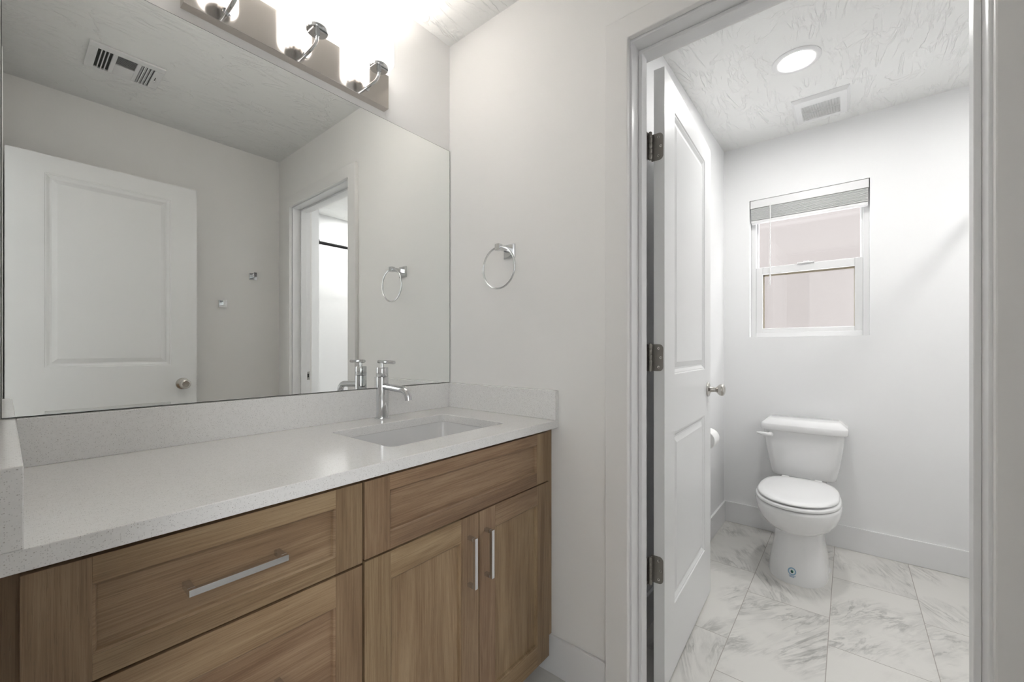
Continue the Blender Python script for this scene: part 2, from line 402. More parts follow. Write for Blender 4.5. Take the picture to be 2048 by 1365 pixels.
for (xa, xb, ya, yb, za, zb) in ((-1.72, -1.60, -0.9, YM, 0, CT), (-1.72, -1.52, -1.02, -0.90, 0, CT), (-0.32, XL - 0.126, -1.02, -0.90, 0, CT),
                                 (-1.52, -0.32, -1.02, -0.90, 0, 0.75), (-1.52, -0.32, -1.02, -0.90, 2.20, CT), (-1.72, XL - 0.126, YM, YM + 0.12, 0, CT), (XL - 0.126, XL - 0.01, -1.02, YO - 0.12, 0, CT)):
    box(HB, xa, xb, ya, yb, za, zb)
struct(obj('wall_hall', HB, M_WALL), 'greige walls of the unseen hall behind the camera, with an added daylight opening', 'wall')
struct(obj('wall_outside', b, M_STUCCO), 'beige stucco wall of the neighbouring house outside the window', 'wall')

# baseboards
def baseboard(name, segs, label):
    b = new()
    for s in segs: box(b, *s, 0.0, 0.132)
    struct(obj(name, b, M_TRIM, bevel=0.0025), label, 'baseboard')
baseboard('baseboard_right', [(XW - 0.012, XW, 0.5995, 0.868)], 'white baseboard between the vanity and the door casing')
baseboard('baseboard_toilet', [(XT + 0.016, XF - 0.012, YT - 0.012, YT)], 'white baseboard along the toilet room side wall')
baseboard('baseboard_window', [(XF - 0.012, XF, -0.55, YT)], 'white baseboard under the window behind the toilet')
baseboard('baseboard_opposite', [(XL, XW, YO, YO + 0.012)], 'white baseboard along the hook wall')

# door casings and jambs
def ushape(b, xa, xb, yo0, yo1, yi0, yi1, zo, zi):
    """upside-down U: outer y range yo, inner y range yi, outer top zo, inner top zi"""
    prof = [(yo0, 0), (yi0, 0), (yi0, zi), (yi1, zi), (yi1, 0), (yo1, 0), (yo1, zo), (yo0, zo)]
    r0 = [b.verts.new((xa, y, z)) for y, z in prof]; r1 = [b.verts.new((xb, y, z)) for y, z in prof]
    n = len(prof)
    for k in range(n): b.faces.new((r0[k], r0[(k + 1) % n], r1[(k + 1) % n], r1[k]))
    for r in (r0, r1):
        for q in ((0, 1, 2, 7), (2, 3, 6, 7), (3, 4, 5, 6)): b.faces.new([r[k] for k in q])
def casing(name, xa, xb, y0, y1, ztop, label, wd=0.0755, hd=0.070):
    b = new(); ushape(b, xa, xb, y0 - wd, y1 + wd, y0, y1, ztop + hd, ztop)
    struct(obj(name, b, M_TRIM_W, bevel=0.003), label, 'door casing')
M_TRIM_W = paint('casing_paint', (0.85, 0.842, 0.83), 0.45, 0.01)
casing('trim_1', 1.200, XW, JY0 - 0.0055, JY1 + 0.0055, JZ + 0.006, 'wide flat casing around the toilet room doorway')
casing('trim_2', XT, XT + 0.015, JY0 - 0.0055, JY1 + 0.0085, JZ + 0.006, 'casing on the toilet room side of the doorway')
casing('trim_3', XL, XL + 0.0075, EY0 - 0.0055, EY1 + 0.0055, JZ + 0.006, 'casing around the entry doorway, seen edge-on in the mirror')
def jamb(name, xa, xb, y0, y1, z, s0, s1, label):
    b = new()
    ushape(b, xa, xb, y0 - 0.019, y1 + 0.019, y0, y1, z + 0.019, z)
    ushape(b, s0, s1, y0, y1, y0 + 0.012, y1 - 0.012, z, z - 0.012)
    struct(obj(name, b, M_TRIM, bevel=0.0018), label, 'door jamb')
jamb('trim_4', XW, XT, JY0, JY1, JZ, 1.270, 1.310, 'white door jamb with stop in the toilet room doorway')
jamb('trim_5', XL - 0.116, XL, EY0, EY1, JZ, XL - 0.078, XL - 0.038, 'white door jamb of the entry doorway')

# strike plate on the toilet room jamb
b = new(); box(b, 1.3125, 1.3335, JY0, JY0 + 0.0012, 0.925, 0.982); box(b, 1.317, 1.328, JY0 + 0.0011, JY0 + 0.0016, 0.940, 0.967, 1)
for z in (0.931, 0.976): cyl(b, (1.322, JY0 + 0.001, z), (1.322, JY0 + 0.0018, z), 0.003, 10, 1)
tag(obj('strike_plate', b, [M_NICKEL, M_SCREW]), 'small steel latch strike plate on the toilet room door jamb', 'strike plate')

# ------------------------------------------------------------------ doors
def door_slab(name, W, H, T, m):
    """local frame: hinge edge at x=0, front face y=0 (normal -y), slab runs to y=T, bottom z=0"""
    st = 0.118; rows = [(0.231, 0.832), (1.037, 1.960)]
    b = new(); xs = (st, W - st)
    def face_side(y, s):
        zc = [0] + [v for r in rows for v in r] + [H]
        for i in range(len(zc) - 1):
            if (zc[i], zc[i + 1]) in rows:
                za, zb = zc[i], zc[i + 1]
                for (xa, xb) in ((0, xs[0]), (xs[1], W)):
                    b.faces.new([b.verts.new((p, y, q)) for p, q in ((xa, za), (xb, za), (xb, zb), (xa, zb))])
                prof = [(0, 0), (0.003, 0.0035), (0.0065, 0.0035), (0.017, 0.0105), (0.023, 0.0105), (0.0245, 0.0095), (0.042, 0.0035), (0.044, 0.0035)]
                rings = [[(xs[0] + d, y + s * k, za + d), (xs[1] - d, y + s * k, za + d), (xs[1] - d, y + s * k, zb - d), (xs[0] + d, y + s * k, zb - d)] for d, k in prof]
                ring_loft(b, rings, cap0=False, cap1=True)
            else:
                za, zb = zc[i], zc[i + 1]
                for (xa, xb) in ((0, xs[0]), (xs[0], xs[1]), (xs[1], W)):
                    b.faces.new([b.verts.new((p, y, q)) for p, q in ((xa, za), (xb, za), (xb, zb), (xa, zb))])
    face_side(0, 1); face_side(T, -1)
    zc = [0] + [v for r in rows for v in r] + [H]; xc = [0, xs[0], xs[1], W]
    for i in range(len(zc) - 1):
        for x in (0, W): b.faces.new([b.verts.new(p) for p in ((x, 0, zc[i]), (x, T, zc[i]), (x, T, zc[i + 1]), (x, 0, zc[i + 1]))])
    for i in range(3):
        for z in (0, H): b.faces.new([b.verts.new(p) for p in ((xc[i], 0, z), (xc[i + 1], 0, z), (xc[i + 1], T, z), (xc[i], T, z))])
    bmesh.ops.remove_doubles(b, verts=b.verts, dist=1e-5)
    return b
def local(o, parent): o.parent = parent; o.matrix_parent_inverse = Matrix.Identity(4)
def knob_bm(y, sgn, x, z):
    b = new(); ax = '-y' if sgn < 0 else 'y'
    lathe(b, [(0.001, 0), (0.032, 0), (0.0325, 0.003), (0.030, 0.007), (0.020, 0.009), (0.014, 0.012), (0.0115, 0.018), (0.0105, 0.034),
              (0.0125, 0.036), (0.0125, 0.038), (0.016, 0.041), (0.0225, 0.047), (0.0262, 0.055), (0.0262, 0.061), (0.0235, 0.067), (0.017, 0.0705),
              (0.0155, 0.0700), (0.0150, 0.0690), (0.001, 0.0685)], (x, y, z), ax, 36)
    return b
def make_door(name, W, H, T, mats, loc, rotz, label, knobs, hinge_side=None):
    t = thing(name, label, 'door', loc, kind='structure'); t.rotation_euler = (0, 0, rotz)
    s = obj('door_slab', door_slab(name, W, H, T, mats), mats); local(s, t)
    for sgn, lab in knobs:
        k = obj('door_knob', knob_bm(0 if sgn < 0 else T, sgn, W - 0.062, 0.943), M_NICKEL, smooth=35); local(k, t)
        if lab: k['label'] = lab
    b = new(); box(b, W - 0.0002, W + 0.0012, T * 0.5 - 0.0125, T * 0.5 + 0.0125, 0.943 - 0.028, 0.943 + 0.028)
    box(b, W, W + 0.009, T * 0.5 - 0.007, T * 0.5 + 0.006, 0.943 - 0.008, 0.943 + 0.008)
    l = obj('latch', b, M_NICKEL); local(l, t)
    return t
ANG = math.atan(0.044)
d1 = make_door('door_1', 0.713, 2.055, 0.035, M_DOOR, (1.369, 0.4684, 0.010), ANG,
               'white two-panel door of the toilet room, standing open on three grey hinges', ((-1, 'satin nickel knob'), (1, None)))
# hinges of door_1: leaf on the door edge, knuckle barrel, jamb leaf
pin = (1.347, 0.5075)
Rm = Matrix.Rotation(ANG, 4, 'Z')
def wl(p):                       # world -> door local
    return Rm.inverted() @ (Vector(p) - Vector((1.369, 0.4684, 0.010)))
for zc in (1.806, 1.107, 0.4035):
    h = 0.0445
    b = new(); lx0 = -0.0022
    rad = 0.014
    # leaf lying on the hinge edge (local x=0 plane), rounded corners on the far side
    prof = [(0.042, -h), (0.004 + rad, -h)] + [(0.004 + rad - rad * math.sin(a), -h + rad - rad * math.cos(a)) for a in [PI / 12 * k for k in range(1, 7)]]
    prof += [(y, -z) for y, z in reversed(prof)]
    r0 = [Vector((lx0, y, zc - 0.010 + z)) for y, z in prof]; r1 = [Vector((0.0, y, zc - 0.010 + z)) for y, z in prof]
    ring_loft(b, [r0, r1])
    leaf = obj('hinge', b, M_HINGE); local(leaf, d1)
    b = new(); pl = wl((pin[0], pin[1], 0)); z0 = zc - 0.010 - h; L5 = 2 * h / 5
    for k in range(5): lathe(b, [(0.001, 0.0004), (0.0058, 0.0004), (0.0062, 0.001), (0.0062, L5 - 0.001), (0.0058, L5 - 0.0004), (0.001, L5 - 0.0004)], (pl.x, pl.y, z0 + k * L5), 'z', 20)
    lathe(b, [(0.001, 0), (0.0045, 0), (0.0045, 2 * h + 0.003), (0.001, 2 * h + 0.0045)], (pl.x, pl.y, z0 - 0.0015), 'z', 16)
    # leaf web between barrel and door edge
    for k in (0, 2, 4): box(b, pl.x, 0.0, pl.y - 0.001 + 0.0, pl.y + 0.0011, z0 + k * L5 + 0.0006, z0 + (k + 1) * L5 - 0.0006)
    kn = obj('hinge_knuckle', b, M_HINGE, smooth=35); local(kn, leaf)
    b = new(); q = wl((1.3135, JY1 - 0.0035, 0)); e = wl((pin[0], JY1 - 0.0035, 0))
    prof = [(1.310, -h), (pin[0], -h), (pin[0], h), (1.310, h)]
    r0 = [wl((x, JY1 - 0.0002, zc + z)) for x, z in prof]; r1 = [wl((x, JY1 - 0.0030, zc + z)) for x, z in prof]
    ring_loft(b, [r0, r1]); jl = obj('jamb_leaf', b, M_HINGE); local(jl, leaf)
    for (yy, zz) in ((0.0185, 0.031), (0.0115, 0.0), (0.0185, -0.031)):
        b = new(); lathe(b, [(0.001, 0), (0.0042, 0), (0.0042, 0.0005), (0.0026, 0.0002), (0.0010, 0.0001)], (lx0, yy, zc - 0.010 + zz), '-x', 14)
        lathe(b, [(0.0002, 0.0), (0.0016, 0.0), (0.0016, 0.0006), (0.0002, 0.0006)], (lx0 - 0.0001, yy, zc - 0.010 + zz), '-x', 8, mi=1)
        s = obj('screw', b, [M_NICKEL, M_SCREW]); local(s, leaf)

# entry door, folded back along the opposite wall: front (+y) face is what the mirror shows
d2 = make_door('door_2', 0.705, 2.045, 0.035, M_DOOR, (0.707, -0.263, 0.010), PI,
               'white two-panel entry door swung open in front of the hook wall, seen in the mirror', ())
# rotated 180 degrees: local x runs toward -x, so the knob edge is local x = 0
b = knob_bm(0, -1, 0.066, 0.930); k = obj('door_knob', b, M_NICKEL, smooth=35); local(k, d2)
for o in list(d2.children):
    if o.name.startswith('latch'):
        o.location = (-0.705 - 0.009 + 0.007, 0, 0)
b = knob_bm(0.035, 1, 0.066, 0.930); k = obj('door_knob', b, M_NICKEL, smooth=35); local(k, d2)

# ------------------------------------------------------------------ window
XFr = XF + 0.055
t = thing('window_1', 'small white vinyl single-hung window above the toilet, insect screen on its lower half', 'window', (XFr, 0.2, WZ0), kind='structure')
b = new(); fw = 0.028
box(b, XFr, XFr + 0.07, WY0, WY0 + fw, WZ0, WZ1); box(b, XFr, XFr + 0.07, WY1 - fw, WY1, WZ0, WZ1)
box(b, XFr, XFr + 0.07, WY0 + fw, WY1 - fw, WZ0, WZ0 + 0.03); box(b, XFr, XFr + 0.07, WY0 + fw, WY1 - fw, WZ1 - 0.035, WZ1)
obj('window_frame', b, M_VINYL, t, bevel=0.002)
def sash(name, x0, x1, y0, y1, z0, z1, sw, bt, tp):
    b = new(); box(b, x0, x1, y0, y0 + sw, z0, z1); box(b, x0, x1, y1 - sw, y1, z0, z1)
    box(b, x0, x1, y0 + sw, y1 - sw, z0, z0 + bt); box(b, x0, x1, y0 + sw, y1 - sw, z1 - tp, z1)
    s = obj(name, b, M_VINYL, t, bevel=0.0025)
    b = new(); xm = (x0 + x1) / 2; box(b, xm - 0.002, xm + 0.002, y0 + sw, y1 - sw, z0 + bt, z1 - tp)
    p = obj('pane', b, M_GLASS, t); p.parent = s; p.matrix_parent_inverse = Matrix.Identity(4)
    return s
sl = sash('lower_sash', XFr + 0.006, XFr + 0.032, WY0 + fw, WY1 - fw, WZ0 + 0.022, 1.662, 0.036, 0.034, 0.045)
su = sash('upper_sash', XFr + 0.036, XFr + 0.058, WY0 + fw, WY1 - fw, 1.625, WZ1 - 0.035, 0.012, 0.036, 0.03)
b = new(); box(b, XFr - 0.004, XFr + 0.010, 0.160, 0.245, 1.660, 1.668); box(b, XFr, XFr + 0.012, 0.185, 0.215, 1.668, 1.674)
obj('sash_lock', b, M_VINYL, t, bevel=0.002)
b = new(); sy0, sy1, sz0, sz1 = WY0 + fw + 0.031, WY1 - fw - 0.031, WZ0 + 0.052, 1.622
for a in ((sy0, sy0 + 0.008, sz0, sz1), (sy1 - 0.008, sy1, sz0, sz1), (sy0, sy1, sz0, sz0 + 0.004), (sy0, sy1, sz1 - 0.012, sz1)): box(b, XFr + 0.060, XFr + 0.066, a[0], a[1], a[2], a[3])
box(b, XFr + 0.0625, XFr + 0.0630, sy0 + 0.006, sy1 - 0.006, sz0 + 0.004, sz1 - 0.010, 1)
obj('insect_screen', b, [M_SCREEN_EDGE, M_SCREEN], t)['label'] = 'grey mesh insect screen in a tan frame'

# blind
t = thing('window_blind', 'white slatted blind pulled up tight at the top of the window, with a hanging wand', 'blind', (XF + 0.03, 0.2, WZ1))
b = new(); box(b, XF + 0.004, XF + 0.050, WY0 + 0.004, WY1 - 0.004, 2.036, 2.0845); obj('headrail', b, M_VINYL, t, bevel=0.002)
b = new()
for k in range(13):
    z = 2.031 - k * 0.0056; tilt = 0.0010 * ((k * 7) % 3 - 1)
    box(b, XF + 0.006 + tilt, XF + 0.046 + tilt, WY0 + 0.008, WY1 - 0.008, z - 0.0030, z)
obj('slats', b, M_VINYL, t, bevel=0.0006)
b = new(); box(b, XF + 0.006, XF + 0.046, WY0 + 0.008, WY1 - 0.008, 1.941, 1.9575); obj('bottom_rail', b, M_VINYL, t, bevel=0.003)
for yy in (0.352, 0.050):
    b = new()
    for s_ in (-0.012, 0.012):
        p = []
        for k in range(27): p.append((XF + 0.0015, yy + s_ + 0.004 * math.sin(k * 1.9), 2.044 - k * 0.0034))
        tube(b, p, 0.0011, 5)
    obj('ladder_cord', b, M_VINYL, t)
b = new(); tube(b, [(XF - 0.002, 0.378, 2.048), (XF - 0.004, 0.379, 2.03), (XF - 0.0045, 0.380, 1.60), (XF - 0.0045, 0.380, 1.535)], [0.002, 0.0036, 0.0036, 0.0045], 6)
tube(b, [(XF + 0.006, 0.378, 2.052), (XF - 0.002, 0.378, 2.048)], 0.0015, 6)
obj('wand', b, M_VINYL, t)['label'] = 'thin clear-white tilt wand'

# ------------------------------------------------------------------ vanity cabinet
FY = 0.793; FB = 0.813     # door faces / face-frame plane
t = thing('vanity_cabinet', 'brown oak bathroom vanity with shaker drawers and doors under the quartz counter', 'cabinet', (0.6, 1.06, 0))
b = new(); cx0, cx1 = -0.006, 1.206
for xx in (cx0, cx1 - 0.016):
    wbox(b, xx, xx + 0.016, FB + 0.019, YM, 0.100, 0.861, 2); wbox(b, xx, xx + 0.016, 0.884, YM, 0.0, 0.100, 2)
wbox(b, cx0 + 0.016, cx1 - 0.016, FB + 0.019, YM - 0.006, 0.100, 0.116, 0)
wbox(b, cx0 + 0.016, cx1 - 0.016, YM - 0.006, YM, 0.100, 0.861, 0)
wbox(b, 0.470, 0.486, FB + 0.019, YM - 0.006, 0.116, 0.861, 2)
wbox(b, cx0, cx1, 0.868, 0.884, 0.0, 0.100, 0)
wbox(b, cx0 + 0.016, 0.470, FB + 0.30, FB + 0.316, 0.116, 0.861, 2)
obj('carcass', b, M_WOOD_IN, t)
b = new()
wbox(b, -0.008, 0.030, FB, FB + 0.019, 0.094, 0.861, 2); wbox(b, 1.150, 1.2195, FB, FB + 0.019, 0.134, 0.861, 2)
wbox(b, 0.462, 0.494, FB, FB + 0.019, 0.094, 0.861, 2)
for z in ((0.835, 0.861), (0.672, 0.700)): wbox(b, 0.030, 0.462, FB, FB + 0.019, z[0], z[1], 0); wbox(b, 0.494, 1.150, FB, FB + 0.019, z[0], z[1], 0)
wbox(b, 0.030, 0.462, FB, FB + 0.019, 0.094, 0.125, 0); wbox(b, 0.494, 1.150, FB, FB + 0.019, 0.094, 0.125, 0)
wbox(b, 0.030, 0.462, FB, FB + 0.019, 0.370, 0.400, 0)
obj('face_frame', b, M_WOOD, t)
def shaker(name, x0, x1, z0, z1, sl_, sr_, rb, rt, grain):
    b = new(); y0, y1 = FY, FB - 0.0005
    wbox(b, x0, x0 + sl_, y0, y1, z0, z1, 2); wbox(b, x1 - sr_, x1, y0, y1, z0, z1, 2)
    wbox(b, x0 + sl_, x1 - sr_, y0, y1, z0, z0 + rb, 0); wbox(b, x0 + sl_, x1 - sr_, y0, y1, z1 - rt, z1, 0)
    uvl = b.loops.layers.uv['UVMap']
    # recessed panel with a small sloped sticking around it
    xa, xb, za, zb = x0 + sl_, x1 - sr_, z0 + rb, z1 - rt; d = 0.0085
    rings = [[(xa + k, y, za + k), (xb - k, y, za + k), (xb - k, y, zb - k), (xa + k, y, zb - k)] for k, y in ((0, y0 + 0.0012), (0.0035, y0 + 0.0035), (0.0052, y0 + 0.0090), (0.0052, y0 + 0.0095))]
    n0 = len(b.faces); ring_loft(b, rings, False, True); b.faces.ensure_lookup_table()
    o1, o2 = random.uniform(0, 40), random.uniform(0, 40); tn = (random.random(), random.random()); tl = b.loops.layers.uv['BoardTone']
    for f in b.faces[n0:]:
        for l in f.loops:
            l[tl].uv = tn
            c_ = l.vert.co; l[uvl].uv = ((c_.z, c_.x) if grain == 2 else (c_.x, c_.z)); l[uvl].uv = (l[uvl].uv[0] + o1, l[uvl].uv[1] + o2)
    return obj(name, b, M_WOOD, t, bevel=0.0007)
def pull(parent, p0, p1, label=None):
    """square bar pull between two world points on the face plane"""
    b = new(); p0 = Vector(p0); p1 = Vector(p1); d = (p1 - p0).normalized(); h = 0.0052
    out = 0.030
    if abs(d.x) > 0.5:
        box(b, p0.x, p1.x, FY - out, FY - out + 0.009, p0.z - h, p0.z + h)
        for x in (p0.x, p1.x - 0.0095): box(b, x, x + 0.0095, FY - out + 0.009, FY + 0.0095 if parent.name.startswith('drawer') else FY, p0.z - h, p0.z + h)
    else:
        box(b, p0.x - h, p0.x + h, FY - out, FY - out + 0.009, p0.z, p1.z)
        for z in (p0.z, p1.z - 0.0095): box(b, p0.x - h, p0.x + h, FY - out + 0.009, FY, z, z + 0.0095)
    o = obj('handle', b, M_PULL, bevel=0.0008); o.parent = parent
    o.matrix_parent_inverse = Matrix.Identity(4)
    o['label'] = label or 'square satin chrome bar handle'
    return o
dr = shaker('drawer', 0.0124, 0.476, 0.6855, 0.854, 0.063, 0.058, 0.034, 0.037, 0)
pull(dr, (0.1745, 0, 0.7685), (0.3165, 0, 0.7685))
dr2 = shaker('drawer', 0.0124, 0.476, 0.3885, 0.6805, 0.063, 0.058, 0.061, 0.061, 0)
pull(dr2, (0.1745, 0, 0.5345), (0.3165, 0, 0.5345))
dr3 = shaker('drawer', 0.0124, 0.476, 0.0915, 0.3835, 0.063, 0.058, 0.061, 0.061, 0)
pull(dr3, (0.1745, 0, 0.2375), (0.3165, 0, 0.2375))
shaker('false_drawer_front', 0.4815, 1.1755, 0.6885, 0.854, 0.062, 0.071, 0.039, 0.033, 0)
dl = shaker('cabinet_door', 0.4815, 0.8285, 0.0890, 0.6840, 0.064, 0.066, 0.068, 0.062, 2)
dr_ = shaker('cabinet_door', 0.8315, 1.1755, 0.0890, 0.6840, 0.066, 0.068, 0.068, 0.062, 2)
pull(dl, (0.7895, 0, 0.4980), (0.7895, 0, 0.6330))
pull(dr_, (0.8560, 0, 0.4990), (0.8560, 0, 0.6330))

# countertop with sink cut-out
HX0, HX1, HY0, HY1 = 0.611, 1.052, 0.886, 1.192
ccx, ccy = (HX0 + HX1) / 2, (HY0 + HY1) / 2
ZT, ZB = 0.8895, 0.8615
CX0, CX1, CY0, CY1 = -0.0095, XW, 0.784, YM
def counter_mesh():
    b = new()
    inner = rrect(ccx, ccy, (HX1 - HX0) / 2, (HY1 - HY0) / 2, 0.022, 0, 5)
    pts = [(p.x, p.y) for p in inner]
    # insert inner points that face the outer corners
    def hit(px, py):   # where the ray centre->(px,py) meets the inner straight edges
        dx, dy = px - ccx, py - ccy; s = min(((HX1 - HX0) / 2) / abs(dx), ((HY1 - HY0) / 2) / abs(dy)); return (ccx + dx * s, ccy + dy * s)
    for cnr in ((CX0, CY0), (CX1, CY0), (CX1, CY1), (CX0, CY1)): pts.append(hit(*cnr))
    pts.sort(key=lambda p: math.atan2(p[1] - ccy, p[0] - ccx))
    def outp(p):
        dx, dy = p[0] - ccx, p[1] - ccy; s = 1e9
        if abs(dx) > 1e-9: s = min(s, ((CX1 if dx > 0 else CX0) - ccx) / dx)
        if abs(dy) > 1e-9: s = min(s, ((CY1 if dy > 0 else CY0) - ccy) / dy)
        return (ccx + dx * s, ccy + dy * s)
    out = [outp(p) for p in pts]
    ring_loft(b, [[(x, y, ZT) for x, y in pts], [(x, y, ZT) for x, y in out], [(x, y, ZB) for x, y in out], [(x, y, ZB) for x, y in pts], [(x, y, ZT) for x, y in pts]], False, False)
    bmesh.ops.remove_doubles(b, verts=b.verts, dist=1e-6)
    return b
tag(obj('countertop', counter_mesh(), M_QUARTZ, bevel=0.0018), 'white speckled quartz counter running wall to wall over the vanity', 'countertop')
b = new(); box(b, XL + 0.026, XW - 0.020, YM - 0.020, YM, ZT, 0.992)
tag(obj('backsplash', b, M_QUARTZ, bevel=0.0015), 'long speckled quartz backsplash below the mirror', 'backsplash')
b = new(); box(b, XW - 0.020, XW, CY0, YM, ZT, 0.992)
tag(obj('side_splash', b, M_QUARTZ, bevel=0.0015), 'short quartz side splash on the towel ring wall beside the sink', 'backsplash')
b = new(); box(b, XL, XL + 0.0255, CY0, YM, ZT, 0.992)
tag(obj('side_splash', b, M_QUARTZ, bevel=0.0015), 'short quartz side splash at the far left end of the counter', 'backsplash')

# sink basin
t = thing('sink', 'white rectangular undermount sink set in the quartz counter', 'sink', (ccx, ccy, 0.861))
hx, hy = (HX1 - HX0) / 2, (HY1 - HY0) / 2
b = new(); rings = []
for (dx, r, z) in ((0.014, 0.03, 0.8612), (0.003, 0.024, 0.8612), (0.003, 0.024, 0.859), (-0.002, 0.024, 0.835), (-0.008, 0.028, 0.780), (-0.014, 0.034, 0.752), (-0.026, 0.04, 0.738), (-0.050, 0.05, 0.731), (-0.10, 0.04, 0.728), (-0.140, 0.012, 0.7265)):
    rings.append(rrect(ccx, ccy, hx + dx, max(hy + dx, 0.013), min(r, max(hy + dx, 0.013) * 0.95), z, 6))
ring_loft(b, rings, False, True)
bo = obj('basin', b, M_PORC, t, smooth=40)
s_ = bo.modifiers.new('thick', 'SOLIDIFY'); s_.thickness = 0.008; s_.offset = -1
b = new(); lathe(b, [(0.001, 0.0025), (0.016, 0.0025), (0.018, 0.004), (0.024, 0.004), (0.028, 0.001)], (ccx, ccy, 0.7275), 'z', 28)
obj('drain', b, M_CHROME, t, smooth=40)

# faucet
fx, fy = 0.8375, 1.268
t = thing('faucet', 'chrome single-handle faucet standing behind the sink', 'faucet', (fx, fy, ZT))
b = new(); lathe(b, [(0.001, 0), (0.0265, 0), (0.027, 0.001), (0.027, 0.006), (0.0255, 0.0075), (0.0205, 0.008), (0.0202, 0.148), (0.0195, 0.1485), (0.001, 0.1485)], (fx, fy, ZT), 'z', 40)
obj('body', b, M_CHROME, t, smooth=40)
b = new(); lathe(b, [(0.001, 0.1495), (0.0192, 0.1495), (0.0200, 0.1505), (0.0200, 0.181), (0.0188, 0.1825), (0.001, 0.1825)], (fx, fy, ZT), 'z', 40)
hd = obj('handle', b, M_CHROME, t, smooth=40)
b = new(); lathe(b, [(0.001, 0.182), (0.0048, 0.182), (0.0048, 0.197), (0.001, 0.197)], (fx, fy, ZT), 'z', 20)
tube(b, [(fx, fy + 0.0225, 1.0910), (fx, fy + 0.0215, 1.0910), (fx, fy - 0.070, 1.0900), (fx, fy - 0.071, 1.0900)], [0.0052, 0.006, 0.006, 0.0052], 20)
lv = obj('lever', b, M_CHROME, smooth=40); lv.parent = hd; lv.matrix_parent_inverse = Matrix.Identity(4)
b = new(); pts = [(fx, fy - 0.010, 1.0060), (fx, fy - 0.05, 1.0045), (fx, fy - 0.10, 1.0015)]
for k in range(1, 8):
    a = k / 7 * 1.30; pts.append((fx, fy - 0.115 - 0.034 * math.sin(a), 1.0010 - 0.030 * (1 - math.cos(a))))
pts.append((fx, pts[-1][1] - 0.002, pts[-1][2] - 0.012))
tube(b, pts, 0.0118, 24)
obj('spout', b, M_CHROME, t, smooth=40)
b = new(); cyl(b, (fx - 0.0, fy + 0.019, ZT + 0.012), (fx - 0.0, fy + 0.030, ZT + 0.012), 0.0035, 14); obj('lift_rod', b, M_CHROME, t, smooth=40)

# ------------------------------------------------------------------ mirror
b = new(); mx0, mx1, mz0, mz1 = -0.0035, 1.2185, 0.9930, 1.9915; yf = YM - 0.005
def mrect(a, c, d, e, y): return [(mx0 + a, y, mz0 + c), (mx1 - d, y, mz0 + c), (mx1 - d, y, mz1 - e), (mx0 + a, y, mz1 - e)]
ring_loft(b, [mrect(0, 0, 0, 0, YM), mrect(0, 0, 0, 0, yf + 0.001), mrect(0.0008, 0.0016, 0.0026, 0.0016, yf)], True, False, mi=1)  # dark glass edge; the wider right strip also paints the gap shadow
b.faces.new([b.verts.new(p) for p in mrect(0.0008, 0.0016, 0.0026, 0.0016, yf)])
bmesh.ops.remove_doubles(b, verts=b.verts, dist=1e-6)
tag(obj('wall_mirror_glass', b, [M_MIRROR, M_MEDGE]), 'large frameless mirror above the backsplash', 'mirror')

# ------------------------------------------------------------------ vanity light
t = thing('vanity_light', 'three-shade polished vanity light on the wall above the mirror', 'wall light', (0.59, YM, 2.08))
b = new(); box(b, 0.288, 0.893, YM - 0.030, YM, 2.0185, 2.140); obj('backplate', b, M_CHROME_B, t, bevel=0.0008)
LY = 1.2353
for lx in (0.3830, 0.5930, 0.8030):
    b = new(); z0 = 2.052
    pts = [(lx, YM - 0.030, z0), (lx, YM - 0.045, z0), (lx, LY + 0.030, z0 + 0.001)]
    for k in range(1, 7):
        a = PI / 2 * k / 6; pts.append((lx, LY + 0.022 - 0.022 * math.sin(a), z0 + 0.002 + 0.022 * (1 - math.cos(a))))
    pts.append((lx, LY, 2.084)); tube(b, pts, 0.0050, 16)
    lathe(b, [(0.001, 0), (0.010, 0), (0.010, 0.003), (0.001, 0.003)], (lx, YM - 0.030, z0), '-y', 20)
    lathe(b, [(0.001, 2.076), (0.0075, 2.076), (0.0075, 2.086), (0.001, 2.086)], (lx, LY, 0), 'z', 20)
    obj('arm', b, M_CHROME, t, smooth=40)
    b = new(); lathe(b, [(0.001, 2.086), (0.0295, 2.086), (0.0305, 2.0875), (0.0305, 2.0985), (0.001, 2.0985)], (lx, LY, 0), 'z', 36)
    obj('socket_cup', b, M_CHROME, t, smooth=40)
    b = new(); R = 0.0490
    prof = [(0.026, 2.0985), (0.034, 2.0985), (0.041, 2.1000), (0.0462, 2.1040), (0.0485, 2.1100), (R, 2.118), (R, 2.240), (R - 0.0015, 2.2415), (R - 0.003, 2.240), (R - 0.003, 2.118), (0.045, 2.110), (0.040, 2.1045), (0.033, 2.1018), (0.026, 2.1015)]
    lathe(b, prof, (lx, LY, 0), 'z', 48, cap=False)
    sh = obj('lamp_shade', b, M_SHADE, t, smooth=50); sh['label'] = 'frosted white glass cylinder shade, lit'
    b = new(); lathe(b, [(0.001, 2.125), (0.012, 2.125), (0.014, 2.140), (0.021, 2.158), (0.026, 2.175), (0.0265, 2.188), (0.022, 2.203), (0.012, 2.212), (0.001, 2.2135)], (lx, LY, 0), 'z', 24)
    lathe(b, [(0.001, 2.0985), (0.012, 2.0985), (0.012, 2.125), (0.001, 2.125)], (lx, LY, 0), 'z', 16, mi=1)
    bu = obj('bulb', b, [M_BULB, M_PORC], smooth=50); bu.parent = sh; bu.matrix_parent_inverse = Matrix.Identity(4)

